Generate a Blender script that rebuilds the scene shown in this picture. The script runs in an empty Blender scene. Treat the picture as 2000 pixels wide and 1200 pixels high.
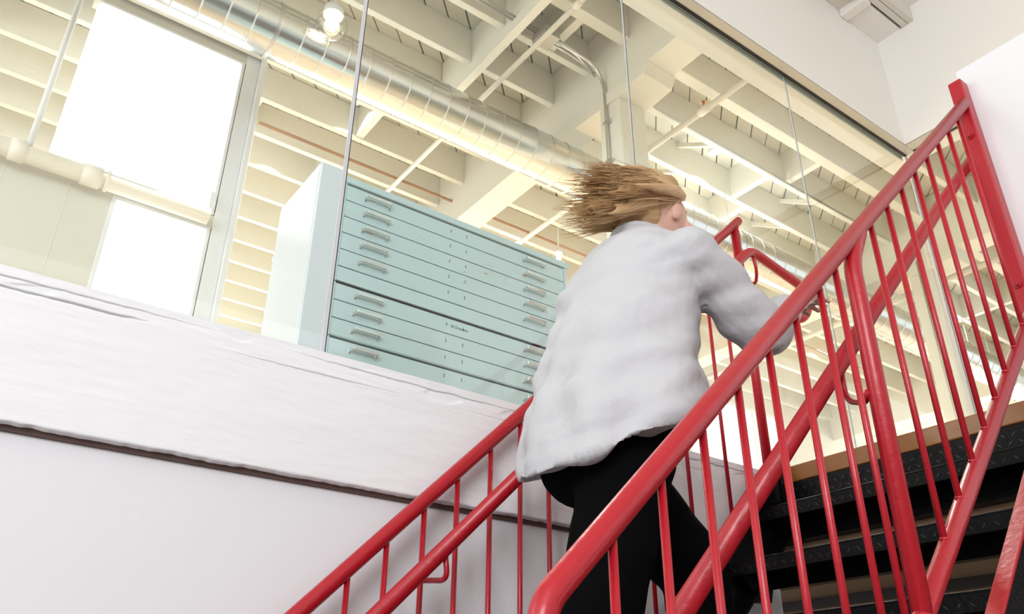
import bpy, bmesh, math, random
from mathutils import Vector, Matrix, noise
random.seed(7)
S = bpy.context.scene
COL = S.collection
R = math.radians

# ------------------------------------------------------------------ camera
F_PX = 1608.056
AX = Vector((0.80762, 0.27943, 0.51947)).normalized()      # world X seen in camera axes (right, down, forward)
AZ = Vector((0.00638, -0.88474, 0.46602)).normalized()     # world Z seen in camera axes
AX = (AX - AZ * AX.dot(AZ)).normalized()
AY = AZ.cross(AX)
cam_d = bpy.data.cameras.new('camera'); cam = bpy.data.objects.new('camera', cam_d); COL.objects.link(cam)
cx = Vector((AX[0], AY[0], AZ[0])); cy = -Vector((AX[1], AY[1], AZ[1])); cz = -Vector((AX[2], AY[2], AZ[2]))
m = Matrix.Identity(4)
for i in range(3):
    m[i][0], m[i][1], m[i][2] = cx[i], cy[i], cz[i]
cam.matrix_world = m
cam_d.sensor_width = 36; cam_d.lens = 36 * F_PX / 2000; cam_d.clip_start = 0.02; cam_d.clip_end = 200
S.camera = cam

# ------------------------------------------------------------------ light and exposure
w = bpy.data.worlds.new('overcast_sky'); S.world = w; w.use_nodes = True
bg = w.node_tree.nodes['Background']; bg.inputs[0].default_value = (0.97, 0.985, 1.0, 1); bg.inputs[1].default_value = 1.0
S.view_settings.view_transform = 'Standard'; S.view_settings.look = 'None'
S.view_settings.gamma = 1; S.view_settings.use_curve_mapping = False
S.view_settings.exposure = 0.62

def area(name, loc, target, sx, sy, power, col=(1, 1, 1)):
    d = bpy.data.lights.new(name, 'AREA'); d.shape = 'RECTANGLE'; d.size = sx; d.size_y = sy
    d.energy = power; d.color = col
    o = bpy.data.objects.new(name, d); COL.objects.link(o); o.location = loc
    o.rotation_euler = (Vector(target) - Vector(loc)).to_track_quat('-Z', 'Y').to_euler()
    return o
area('window_light_behind', (-3.2, -3.2, 2.2), (1.5, 1.6, 0.8), 2.6, 2.2, 150, (0.98, 0.985, 1.0))
area('gallery_fill_light', (-3.6, 4.0, 2.4), (4, 4.0, 2.6), 3.0, 2.4, 60, (1.0, 0.97, 0.9))  # added fill from the left end, no window modelled here
area('far_fill_light', (5.6, 9.4, 2.2), (5.0, 4.0, 3.4), 6.0, 2.4, 300, (1.0, 0.96, 0.88))  # added fill behind the far wall to brighten the gallery ceiling
area('end_fill_light', (15.0, 4.6, 2.3), (4, 4.6, 3.0), 4.0, 2.6, 240, (1.0, 0.95, 0.86))  # added fill from the unseen far end of the gallery

SPOTS = [(1.6, 5.51, 4.36), (3.9, 5.51, 4.36), (6.0, 5.10, 4.36), (8.4, 5.10, 4.36), (5.4, 3.88, 4.36), (8.6, 3.88, 4.36), (12.0, 4.286, 4.36), (-1.2, 5.51, 4.36), (1.9, 4.69, 4.36), (4.6, 3.47, 4.36)]  # added fill spots tucked between joists to brighten floor and ceiling
for i, p in enumerate(SPOTS):
    d = bpy.data.lights.new('fill_spot', 'SPOT'); d.energy = (120, 380, 400, 270, 450, 270, 120, 90, 230, 460)[i]; d.color = (1.0, 0.985, 0.95); d.spot_size = R(100); d.spot_blend = 0.35; d.shadow_soft_size = 0.04
    o = bpy.data.objects.new('fill_spot', d); COL.objects.link(o); o.location = p
# ------------------------------------------------------------------ materials
def mat(name, col, rough=0.5, metal=0.0, coat=0.0, var=0.0, vscale=4.0, bump=0.0, bscale=30.0, bstretch=(1, 1, 1), spec=0.5, col2=None):
    mt = bpy.data.materials.new(name); mt.use_nodes = True
    nt = mt.node_tree; b = nt.nodes['Principled BSDF']
    b.inputs['Base Color'].default_value = (*col, 1); b.inputs['Roughness'].default_value = rough
    b.inputs['Metallic'].default_value = metal; b.inputs['Coat Weight'].default_value = coat
    b.inputs['Coat Roughness'].default_value = 0.12; b.inputs['Specular IOR Level'].default_value = spec
    tc = nt.nodes.new('ShaderNodeTexCoord')
    if var or col2:
        n = nt.nodes.new('ShaderNodeTexNoise'); n.inputs['Scale'].default_value = vscale; n.inputs['Detail'].default_value = 5
        nt.links.new(tc.outputs['Object'], n.inputs['Vector'])
        mx = nt.nodes.new('ShaderNodeMix'); mx.data_type = 'RGBA'
        c2 = col2 or tuple(c * (1 - var) for c in col)
        mx.inputs[6].default_value = (*col, 1); mx.inputs[7].default_value = (*c2, 1)
        nt.links.new(n.outputs['Fac'], mx.inputs[0]); nt.links.new(mx.outputs[2], b.inputs['Base Color'])
    if bump:
        mp = nt.nodes.new('ShaderNodeMapping'); mp.inputs['Scale'].default_value = bstretch
        nt.links.new(tc.outputs['Object'], mp.inputs['Vector'])
        n2 = nt.nodes.new('ShaderNodeTexNoise'); n2.inputs['Scale'].default_value = bscale; n2.inputs['Detail'].default_value = 4
        nt.links.new(mp.outputs['Vector'], n2.inputs['Vector'])
        bp = nt.nodes.new('ShaderNodeBump'); bp.inputs['Strength'].default_value = bump; bp.inputs['Distance'].default_value = 0.01
        nt.links.new(n2.outputs['Fac'], bp.inputs['Height']); nt.links.new(bp.outputs['Normal'], b.inputs['Normal'])
    return mt

def glass_mat(name, tint=(0.97, 1.0, 0.985), rough=0.0, gain=1.0):
    mt = bpy.data.materials.new(name); mt.use_nodes = True; nt = mt.node_tree; nt.nodes.clear()
    out = nt.nodes.new('ShaderNodeOutputMaterial'); mix = nt.nodes.new('ShaderNodeMixShader')
    tr = nt.nodes.new('ShaderNodeBsdfTransparent'); gl = nt.nodes.new('ShaderNodeBsdfGlossy')
    tr.inputs[0].default_value = (*tint, 1); gl.inputs['Roughness'].default_value = rough
    fr = nt.nodes.new('ShaderNodeFresnel'); geo = nt.nodes.new('ShaderNodeNewGeometry')
    mr = nt.nodes.new('ShaderNodeMapRange'); mr.inputs[3].default_value = 1.5; mr.inputs[4].default_value = 1 / 1.5
    nt.links.new(geo.outputs['Backfacing'], mr.inputs[0]); nt.links.new(mr.outputs[0], fr.inputs['IOR'])
    mu = nt.nodes.new('ShaderNodeMath'); mu.operation = 'MULTIPLY'; mu.inputs[1].default_value = gain
    nt.links.new(fr.outputs[0], mu.inputs[0]); nt.links.new(mu.outputs[0], mix.inputs[0])
    nt.links.new(tr.outputs[0], mix.inputs[1]); nt.links.new(gl.outputs[0], mix.inputs[2])
    nt.links.new(mix.outputs[0], out.inputs[0])
    return mt

def emit_mat(name, col, s):
    mt = bpy.data.materials.new(name); mt.use_nodes = True; b = mt.node_tree.nodes['Principled BSDF']
    b.inputs['Base Color'].default_value = (*col, 1); b.inputs['Emission Color'].default_value = (*col, 1)
    b.inputs['Emission Strength'].default_value = s
    return mt

M = dict(
    red=mat('red_gloss_paint', (0.47, 0.006, 0.017), 0.38, coat=0.2, var=0.18, vscale=9, bump=0.12, bscale=60),
    black=mat('black_steel_paint', (0.005, 0.005, 0.0055), 0.42, bump=0.3, bscale=90, spec=0.22),
    blacklug=mat('worn_black_steel', (0.045, 0.045, 0.048), 0.35, metal=0.4),
    timber=mat('white_painted_timber', (0.85, 0.85, 0.87), 0.55, var=0.03, vscale=3, bump=0.12, bscale=20, bstretch=(0.8, 1, 3)),
    plaster=mat('white_plaster', (0.79, 0.79, 0.815), 0.7, var=0.02, vscale=2, bump=0.06, bscale=40),
    plaster_warm=mat('warm_white_plaster', (0.87, 0.85, 0.81), 0.7, var=0.03, vscale=2, bump=0.05, bscale=40),
    cream=mat('cream_painted_wood', (0.82, 0.80, 0.72), 0.6, var=0.06, vscale=3, bump=0.25, bscale=22, bstretch=(0.5, 0.5, 3)),
    cream_board=mat('cream_ceiling_board', (0.76, 0.725, 0.62), 0.6, var=0.10, vscale=2.5, bump=0.2, bscale=20),
    cream2=mat('pale_painted_wall', (0.72, 0.69, 0.63), 0.65, var=0.05, vscale=2, bump=0.08, bscale=25),
    gap=mat('dark_board_gap', (0.05, 0.04, 0.03), 0.9),
    brown=mat('raw_brown_edge', (0.14, 0.085, 0.07), 0.8, var=0.4, vscale=20),
    zinc=mat('galvanised_steel', (0.72, 0.73, 0.72), 0.20, metal=1.0, var=0.14, vscale=7, bump=0.10, bscale=9),
    steel=mat('bare_steel_conduit', (0.62, 0.62, 0.60), 0.3, metal=1.0),
    joint=mat('grey_joint', (0.62, 0.60, 0.64), 0.4),
    blackj=mat('black_gasket', (0.012, 0.012, 0.014), 0.5),
    alu=mat('aluminium_channel', (0.50, 0.49, 0.47), 0.35, metal=0.6),
    oak=mat('varnished_oak', (0.34, 0.13, 0.03), 0.35, coat=0.3, bump=0.15, bscale=18, bstretch=(8, 1, 8), col2=(0.30, 0.12, 0.03), vscale=14),
    floorwood=mat('orange_wood_floor', (0.56, 0.42, 0.28), 0.4, var=0.3, vscale=3),
    concrete=mat('grey_concrete', (0.20, 0.18, 0.16), 0.7, var=0.15, vscale=3, bump=0.1),
    tan=mat('tan_soffit_board', (0.46, 0.30, 0.18), 0.6, var=0.15, vscale=3),
    dark=mat('dark_bronze_frame', (0.03, 0.02, 0.02), 0.5),
    slate=mat('blue_grey_enamel', (0.55, 0.68, 0.72), 0.32, coat=0.15, var=0.05, vscale=4),
    slate_in=mat('cabinet_shadow_gap', (0.05, 0.055, 0.05), 0.7),
    chrome=mat('worn_chrome', (0.75, 0.76, 0.74), 0.18, metal=1.0, var=0.12, vscale=30),
    whitebox=mat('reflection_white', (0.70, 0.73, 0.80), 0.25),  # pale blue of a window reflection, put into the base colour
    rust=mat('rust_brown_conduit', (0.46, 0.25, 0.13), 0.5, var=0.3, vscale=12),
    pipe=mat('painted_pipe', (0.84, 0.79, 0.71), 0.45),
    brass=mat('brass_sprinkler', (0.55, 0.30, 0.10), 0.35, metal=0.8),
    ink=mat('pencil_grey', (0.08, 0.10, 0.10), 0.8),
    shirt=mat('pale_grey_cotton', (0.52, 0.52, 0.54), 0.8, var=0.06, vscale=5, bump=0.2, bscale=60),
    trouser=mat('black_cotton', (0.0025, 0.0025, 0.003), 1.0, spec=0.05),
    skin=mat('skin', (0.72, 0.42, 0.33), 0.5, var=0.10, vscale=12),
    hair=mat('dark_blonde_hair', (0.70, 0.48, 0.25), 0.5, col2=(0.34, 0.19, 0.08), vscale=14),
    eye=mat('eye_white', (0.8, 0.8, 0.8), 0.2), iris=mat('iris_brown', (0.05, 0.03, 0.02), 0.2),
    lip=mat('lip', (0.55, 0.20, 0.18), 0.4),
    shoe=mat('black_leather', (0.01, 0.01, 0.01), 0.4),
    glass=glass_mat('clear_glass'), bulbglass=glass_mat('lamp_globe_glass', (0.96, 0.95, 0.92), 0.0, 1.6),
    daylight_pane=emit_mat('glowing_window_pane', (1.0, 1.0, 1.0), 1.0),  # pane glows by itself in place of the daylight outside
    bulb=emit_mat('lit_bulb', (1.0, 0.86, 0.66), 10),
)
# rust blotches on the cabinet enamel
def enamel_worn():
    mt = M['slate'].copy(); mt.name = 'worn_blue_grey_enamel'; nt = mt.node_tree; b = nt.nodes['Principled BSDF']
    tc = nt.nodes.new('ShaderNodeTexCoord'); mp = nt.nodes.new('ShaderNodeMapping'); mp.inputs['Scale'].default_value = (9, 9, 26)
    n = nt.nodes.new('ShaderNodeTexNoise'); n.inputs['Scale'].default_value = 2.2; n.inputs['Detail'].default_value = 4
    cr = nt.nodes.new('ShaderNodeValToRGB'); cr.color_ramp.elements[0].position = 0.66; cr.color_ramp.elements[1].position = 0.70
    mx = nt.nodes.new('ShaderNodeMix'); mx.data_type = 'RGBA'
    mx.inputs[7].default_value = (0.55, 0.36, 0.22, 1)
    src = b.inputs['Base Color'].links[0].from_socket
    nt.links.new(tc.outputs['Object'], mp.inputs[0]); nt.links.new(mp.outputs[0], n.inputs[0]); nt.links.new(n.outputs['Fac'], cr.inputs[0])
    nt.links.new(cr.outputs[0], mx.inputs[0]); nt.links.new(src, mx.inputs[6]); nt.links.new(mx.outputs[2], b.inputs['Base Color'])
    return mt
M['slate_worn'] = enamel_worn()

# ------------------------------------------------------------------ helpers
class MB:
    def __init__(s): s.v = []; s.f = []; s.sm = []
    def add(s, vs, fs, smooth=False):
        b = len(s.v); s.v += [tuple(v) for v in vs]
        for f in fs: s.f.append([i + b for i in f]); s.sm.append(smooth)
    def box(s, x0, x1, y0, y1, z0, z1):
        s.add([(x0, y0, z0), (x1, y0, z0), (x1, y1, z0), (x0, y1, z0), (x0, y0, z1), (x1, y0, z1), (x1, y1, z1), (x0, y1, z1)],
              [(0, 3, 2, 1), (4, 5, 6, 7), (0, 1, 5, 4), (1, 2, 6, 5), (2, 3, 7, 6), (3, 0, 4, 7)]); return s
    def prism(s, pts, ext):            # closed outline + extrusion vector
        n = len(pts); e = Vector(ext); P = [Vector(p) for p in pts]
        s.add(P + [p + e for p in P], [list(range(n))[::-1], [i + n for i in range(n)]] + [(i, (i + 1) % n, (i + 1) % n + n, i + n) for i in range(n)]); return s
    def tube(s, pts, r, n=12, caps=True, flat=1.0):
        P = [Vector(p) for p in pts]; rs = r if isinstance(r, (list, tuple)) else [r] * len(P)
        t0 = (P[1] - P[0]).normalized(); up = Vector((0, 0, 1)) if abs(t0.z) < 0.9 else Vector((0, 1, 0))
        a = t0.cross(up).normalized(); vs = []; prev = t0
        for i, p in enumerate(P):
            if i == 0: t = t0
            elif i == len(P) - 1: t = (P[i] - P[i - 1]).normalized()
            else: t = ((P[i] - P[i - 1]).normalized() + (P[i + 1] - P[i]).normalized()).normalized()
            q = prev.rotation_difference(t); a = q @ a; a = (a - t * a.dot(t)).normalized(); prev = t
            b = t.cross(a); rr = rs[i]
            if 0 < i < len(P) - 1:
                c = (P[i] - P[i - 1]).normalized().dot(t); rr = rr / max(c, 0.6) if False else rr
            for k in range(n):
                an = 2 * math.pi * k / n; vs.append(p + a * (rr * math.cos(an)) + b * (rr * flat * math.sin(an)))
        fs = []
        for i in range(len(P) - 1):
            for k in range(n):
                fs.append((i * n + k, i * n + (k + 1) % n, (i + 1) * n + (k + 1) % n, (i + 1) * n + k))
        s.add(vs, fs, True)
        if caps:
            b = len(s.v) - len(vs); L = (len(P) - 1) * n
            s.f.append([b + k for k in range(n)][::-1]); s.sm.append(False)
            s.f.append([b + L + k for k in range(n)]); s.sm.append(False)
        return s
    def ell(s, c, r, nu=16, nv=10, rot=None):
        vs = []; fs = []; c = Vector(c)
        for j in range(nv + 1):
            ph = math.pi * j / nv
            for i in range(nu):
                th = 2 * math.pi * i / nu
                v = Vector((r[0] * math.sin(ph) * math.cos(th), r[1] * math.sin(ph) * math.sin(th), r[2] * math.cos(ph)))
                if rot: v = rot @ v
                vs.append(c + v)
        for j in range(nv):
            for i in range(nu):
                fs.append((j * nu + i, (j + 1) * nu + i, (j + 1) * nu + (i + 1) % nu, j * nu + (i + 1) % nu))
        s.add(vs, fs, True); return s
    def cap(s, p0, p1, r0, r1, n=14):  # tapered capsule
        p0 = Vector(p0); p1 = Vector(p1); d = (p1 - p0).normalized(); pts = []; rs = []
        for k in range(5):
            a = math.pi / 2 * (k / 4); pts.append(p0 - d * (r0 * math.cos(a))); rs.append(max(r0 * math.sin(a), 1e-4))
        for k in range(5):
            a = math.pi / 2 * (1 - k / 4); pts.append(p1 + d * (r1 * math.cos(a))); rs.append(max(r1 * math.sin(a), 1e-4))
        return s.tube(pts, rs, n)
    def mesh(s, name, mt):
        me = bpy.data.meshes.new(name); me.from_pydata(s.v, [], s.f); me.validate(); 
        if len(me.polygons) == len(s.sm): me.polygons.foreach_set('use_smooth', s.sm)
        me.materials.append(mt)
        bm = bmesh.new(); bm.from_mesh(me); bmesh.ops.recalc_face_normals(bm, faces=bm.faces); bm.to_mesh(me); bm.free()
        me.update(); return me
    def obj(s, name, mt, parent=None, bevel=0.0, seg=2):
        o = bpy.data.objects.new(name, s.mesh(name, mt)); COL.objects.link(o)
        if parent: link(o, parent)
        if bevel:
            bv = o.modifiers.new('bevel', 'BEVEL'); bv.width = bevel; bv.segments = seg; bv.limit_method = 'ANGLE'
        return o

WORLD = {}
def link(o, parent):                 # parts are modelled in world coordinates; keep them there
    o.parent = parent; o.matrix_parent_inverse = Matrix.Translation(-Vector(WORLD.get(parent.name, parent.location)))
def thing(name, label, cat, loc=(0, 0, 0), group=None, kind=None):
    o = bpy.data.objects.new(name, None); COL.objects.link(o); o.location = loc; WORLD[o.name] = tuple(loc)
    o.empty_display_size = 0.1
    return tag(o, label, cat, group, kind)
def tag(o, label=None, cat=None, group=None, kind=None):
    if label: o['label'] = label
    if cat: o['category'] = cat
    if group: o['group'] = group
    if kind: o['kind'] = kind
    return o
def struct(name, mb, mt, label, cat, **k):
    o = mb.obj(name, mt, None, **k); return tag(o, label, cat, kind='structure')
def fillet(pts, r, n=7):
    P = [Vector(p) for p in pts]; out = [P[0]]
    for i in range(1, len(P) - 1):
        a = (P[i - 1] - P[i]); b = (P[i + 1] - P[i]); la, lb = a.length, b.length; a.normalize(); b.normalize()
        d = min(r, la * 0.45, lb * 0.45); A = P[i] + a * d; B = P[i] + b * d
        for k in range(n + 1):
            t = k / n; out.append(A * (1 - t) ** 2 + P[i] * 2 * t * (1 - t) + B * t * t)
    return out + [P[-1]]

# ------------------------------------------------------------------ main dimensions (camera is the origin)
YW = 1.78        # face of the timber beam and of the wall above the glass
YG = 1.85        # glass plane
ZF = 0.85        # gallery floor
ZH = 3.18        # head of the glass
XL = 2.43        # landing edge
XG = 4.30        # end glass wall
ZJ = 4.20        # underside of gallery joists
ZD = 4.50        # underside of ceiling boards
LOWZ = -1.25

# ================================================================== SETTING
# --- lower wall, painted timber beam
struct('wall_sky_block', MB().box(-4.5, 9, -5.1, -5.0, LOWZ, 4.2), M['plaster'], 'added unseen white wall behind the camera, holding back sky light', 'wall')  # unseen wall added to cut sky light on camera-facing sides
struct('floor', MB().box(-9, 9, -5.0, 6.4, LOWZ - 0.1, LOWZ), M['concrete'], 'grey concrete floor of the lower level at the foot of the stairs', 'floor')
struct('wall_left', MB().box(-4.5, 2.44, 1.812, 1.95, LOWZ, 0.523), M['plaster'], 'smooth white wall below the painted timber beam', 'wall')
struct('trim_2', MB().box(-4.5, 2.44, 1.803, 1.95, 0.523, 0.548), M['brown'], 'dark raw gap under the painted timber beam', 'trim')

def beam():
    x0, x1, z0, z1 = -2.2, 2.44, 0.534, 0.851
    nx = 700; zr = [z0 + (0.765 - z0) * i / 40 for i in range(40)] + [0.765 + (z1 - 0.765) * i / 108 for i in range(109)]; nz = len(zr) - 1
    vs = []; fs = []
    def crackline(x, base, amp, seed): return base + amp * noise.noise(Vector((x * 1.3, seed, 0))) + 0.0028 * noise.noise(Vector((x * 16, seed, 3))) + 0.0015 * noise.noise(Vector((x * 50, seed, 6)))
    for j in range(nz + 1):
        for i in range(nx + 1):
            x = x0 + (x1 - x0) * i / nx; z = zr[j]
            d = 0.0
            for base, amp, seed, wd, dep in ((0.806, 0.004, 1.0, 0.0015, 0.022), (0.828, 0.006, 5.0, 0.0011, 0.010), (0.790, 0.008, 9.0, 0.0010, 0.006)):
                zz = crackline(x, base, amp, seed)
                on = noise.noise(Vector((x * 1.9, seed * 3.1, 7))) - 0.04
                if base == 0.806: on += 0.9 * max(0, min(1, (0.40 - x) * 4)) * max(0, min(1, (x + 0.9) * 3))
                if base == 0.828: on += 0.12
                if on > 0: d += dep * min(1, on * 4) * math.exp(-((z - zz) / wd) ** 2)
            # chipped paint patches round the cracks
            c = noise.noise(Vector((x * 9, z * 30, 2))); near = math.exp(-((z - 0.815) / 0.022) ** 2)
            if c > 0.2: d += 0.0026 * min(1, (c - 0.2) * 14) * near
            d -= 0.0012 * noise.noise(Vector((x * 3, z * 22, 5)))
            d -= 0.0007 * noise.noise(Vector((x * 12 + 9 * z, z * 70, 1)))
            ze = z
            if j == 0: ze = z + 0.0022 * noise.noise(Vector((x * 11, 0, 4))) + 0.002 * noise.noise(Vector((x * 45, 0, 4)))
            if j == nz: ze = z + 0.0015 * noise.noise(Vector((x * 6, 8, 4)))
            vs.append((x, YW + max(d, -0.004), ze))
    for j in range(nz):
        for i in range(nx):
            a = j * (nx + 1) + i; fs.append((a, a + 1, a + nx + 2, a + nx + 1))
    b = MB(); b.add(vs, fs, True)
    b.box(x0, x1, YW + 0.020, 1.95, z0 + 0.004, z1 - 0.002)
    # lips joining the rough face to the block
    top = [(nz * (nx + 1) + i) for i in range(nx + 1)]; bot = list(range(nx + 1))
    n0 = len(b.v); b.v += [(b.v[i][0], 1.95, b.v[i][2]) for i in top]; n1 = len(b.v); b.v += [(b.v[i][0], 1.95, b.v[i][2]) for i in bot]
    for i in range(nx):
        b.f.append([top[i], top[i + 1], n0 + i + 1, n0 + i]); b.sm.append(True)
        b.f.append([bot[i], n1 + i, n1 + i + 1, bot[i + 1]]); b.sm.append(True)
    o = bpy.data.objects.new('trim_1', b.mesh('trim_1', M['timber'])); COL.objects.link(o)
    tag(o, 'rough white painted timber beam with long cracks along its top, under the glass wall', 'beam', kind='structure')
beam()

# --- gallery floor, landing, soffits
fl = struct('floor_upper', MB().box(-4.5, 16, 1.95, 9.5, 0.62, ZF), M['floorwood'], 'warm wooden floor of the upper gallery', 'floor')
struct('floor_landing', MB().box(XL + 0.03, 16, -2.2, 1.95, 0.62, ZF), M['floorwood'], 'landing floor at the head of the red stairs', 'floor')
sof = struct('ceiling_lower', MB().box(XL + 0.05, 9, -2.2, 1.951, 0.585, 0.62).box(-4.5, 9, 1.951, 6.5, 0.585, 0.62), M['tan'], 'tan underside of the landing seen between the black treads', 'ceiling')
for x in (2.9, 3.45, 4.1, 4.9, 5.9):
    MB().box(x, x + 0.045, -2.2, 5.0, 0.545, 0.585).obj('dark_batten', M['dark'], sof)
for y in (0.55, 1.15):
    MB().box(2.9, 6, y, y + 0.03, 0.56, 0.585).obj('dark_batten', M['dark'], sof)
struct('wall_back', MB().box(7, 7.1, -2.2, 6.4, LOWZ, 0.62), M['tan'], 'brown wall of the lower room behind the open treads', 'wall')
# timber nosing
struct('trim_3', MB().box(XL - 0.012, XL + 0.06, 0.80, 1.712, 0.792, ZF), M['oak'], 'varnished oak nosing board along the landing edge', 'nosing', bevel=0.004)
struct('trim_4', MB().box(XL - 0.004, XL + 0.05, 0.80, 1.712, 0.60, 0.79), M['black'], 'black steel fascia under the oak nosing', 'trim')

# --- wall above the glass (two faces), stairwell ceiling, pony wall
struct('wall_upper', MB().box(-4.5, XG + 0.15, 1.785, 2.0, ZH + 0.005, 4.6), M['plaster_warm'], 'plain white wall above the glass partition', 'wall')
struct('wall_end', MB().box(4.20, 4.42, -3.5, 1.785, ZH + 0.005, 4.6), M['plaster_warm'], 'white wall above the end glass, meeting the long wall in a corner', 'wall')
struct('wall_right', MB().box(2.405, 2.53, -3.0, 0.805, 0.62, 1.985), M['plaster'], 'low white guard wall beside the square red post', 'wall', bevel=0.003)
cs = struct('ceiling_stair', MB().box(-4.5, 4.3, -4.5, 1.9, 4.12, 4.2), M['plaster_warm'], 'white ceiling over the stairwell', 'ceiling')
MB().box(3.865, 4.2, 1.628, 1.785, 4.005, 4.12).obj('ceiling_panel', M['plaster_warm'], cs)
MB().box(3.80, 4.2, 1.614, 1.628, 4.03, 4.12).obj('panel_gap', M['blackj'], cs)
MB().box(-4.5, 4.2, 1.575, 1.614, 4.0, 4.12).obj('ceiling_beam', M['cream2'], cs, bevel=0.003)
MB().box(-4.5, 4.2, 1.535, 1.572, 4.0, 4.12).obj('ceiling_beam', M['cream2'], cs, bevel=0.003)
MB().box(3.79, 3.86, 1.614, 1.785, 3.985, 4.12).obj('ceiling_batten', M['plaster_warm'], cs, bevel=0.008)
MB().box(-4.5, 3.79, 1.614, 1.785, 4.04, 4.12).obj('ceiling_panel', M['cream2'], cs)

# --- glass partition
gw = thing('window_1', 'tall frameless glass partition standing on the painted timber beam', 'glass wall', (1.9, YG, ZF), kind='structure')
J = [-1.658, -0.458, 0.742, 1.942, 3.142, 4.29]
for a, b in zip(J[:-1], J[1:]):
    MB().box(a + 0.004, b - 0.004, YG, YG + 0.012, ZF, ZH).obj('glass_pane', M['glass'], gw)
for i, x in enumerate(J[1:-1]):
    wd = 0.0068 if i == 1 else 0.0030
    MB().box(x - wd, x + wd * 0.5, YG + 0.002, YG + 0.007, ZF, ZH).obj('joint_strip', M['joint'], gw)
    MB().box(x + wd * 0.5, x + wd * 0.5 + 0.003, YG + 0.002, YG + 0.008, ZF, ZH).obj('joint_gasket', M['blackj'], gw)
MB().box(-4.5, 4.3, YG - 0.016, YG + 0.0, ZH - 0.006, ZH + 0.006).obj('head_gasket', M['blackj'], gw)
MB().box(-4.5, 4.3, 1.787, YG - 0.016, ZH - 0.002, ZH + 0.012).obj('head_channel', M['alu'], gw)
MB().box(-4.5, 4.3, YG + 0.012, YG + 0.055, ZH - 0.03, ZH + 0.012).obj('head_trim', M['cream'], gw)
MB().box(-4.5, 4.3, YG + 0.0125, YG + 0.03, ZF, ZF + 0.012).obj('sill_bead', M['joint'], gw)
ge = thing('window_2', 'end glass partition across the landing, meeting the long one at the corner', 'glass wall', (XG, 1, ZF), kind='structure')
JE = [1.845, 0.75, -0.45, -1.65]
for a, b in zip(JE[1:], JE[:-1]):
    MB().box(XG, XG + 0.012, a + 0.004, b - 0.004, ZF, ZH).obj('glass_pane', M['glass'], ge)
for y in JE[:-1]:
    MB().box(XG - 0.003, XG + 0.014, y - 0.004, y + 0.004, ZF, ZH).obj('joint_strip', M['joint'], ge)
MB().box(XG - 0.016, XG, -2.2, 1.786, ZH - 0.006, ZH + 0.006).obj('head_gasket', M['blackj'], ge)
MB().box(4.205, XG - 0.016, -2.2, 1.786, ZH - 0.002, ZH + 0.012).obj('head_channel', M['alu'], ge)

# --- gallery ceiling: slab, diagonal boards, joists, girders
ceil = struct('ceiling', MB().box(-4.5, 16, 1.9, 9.6, ZD + 0.03, ZD + 0.12), M['gap'], 'cream painted timber ceiling of the gallery with open joists', 'ceiling')
struct('ceiling_end', MB().box(4.3, 16, -2.2, 1.9, ZD, ZD + 0.1), M['cream_board'], 'cream ceiling beyond the end glass', 'ceiling')
s2 = math.sqrt(0.5); pitch = 0.131
cb = (-4.5, 16, 1.9, 9.6)
k0 = int((cb[0] - cb[3]) * s2 / pitch) - 1; k1 = int((cb[1] - cb[2]) * s2 / pitch) + 1
for k in range(k0, k1 + 1):
    c = k * pitch      # centre line (x - y)*s2 = c
    lo = max(cb[0], cb[2] + c / s2); hi = min(cb[1], cb[3] + c / s2)
    if hi - lo < 0.2: continue
    h = (pitch - random.choice((0.008, 0.010, 0.014))) / 2 / s2
    z = ZD + random.uniform(0, 0.006)
    pts = [(lo, lo - c / s2 - h, z), (lo, lo - c / s2 + h, z), (hi, hi - c / s2 + h, z), (hi, hi - c / s2 - h, z)]
    b = MB(); b.prism(pts, (0, 0, 0.014)); b.obj('ceiling_board', M['cream_board'], ceil)
YJ = [2.835 + 0.4074 * k for k in range(-2, 17)]
GX = [(3.02, 3.257), (6.80, 7.04), (10.55, 10.79)]
def joist(x0, x1, y, wd):
    MB().box(x0, x1, y, y + wd, ZJ, ZD).obj('ceiling_joist', M['cream'], ceil, bevel=0.003, seg=1)
for i, y in enumerate(YJ):
    wd = 0.085 if i == 2 else 0.05
    if y < 3.9:
        joist(-4.5, 2.28, y, wd); joist(2.34, 3.02, y, wd)
    else: joist(-4.5, 3.02, y, wd)
    joist(3.257, 6.8, y, wd); joist(7.04, 10.55, y, wd); joist(10.79, 16, y, wd)
MB().box(2.28, 2.34, 1.95, 4.05, 4.09, ZD).obj('ceiling_header', M['cream'], ceil, bevel=0.003, seg=1)
for x, ys in ((2.63, (2,)), (5.2, (2, 4)), (5.0, (3, 5)), (8.9, (2, 3, 4, 5)), (1.2, (5, 7)), (-0.6, (5, 6, 7)), (2.0, (6, 8))):
    for k in ys:
        MB().box(x, x + 0.06, YJ[k] + 0.05, YJ[k + 1], ZJ + 0.01, ZD).obj('ceiling_blocking', M['cream'], ceil)
for k, x in ((3, 4.35), (4, 4.4), (3, 5.7), (4, 5.8), (5, 6.0), (3, 8.0)):
    MB().prism([(x, YJ[k] + 0.05, ZJ + 0.02), (x + 0.04, YJ[k] + 0.05, ZJ + 0.02), (x + 0.04, YJ[k] + 0.05, ZJ + 0.06), (x, YJ[k] + 0.05, ZJ + 0.06)], (0.0, 0.357, 0.22)).obj('cross_brace', M['cream'], ceil)
for a, b in GX:
    MB().box(a, b, 1.95, 9.5, 3.887, ZD).obj('girder', M['cream'], ceil, bevel=0.006)
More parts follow.
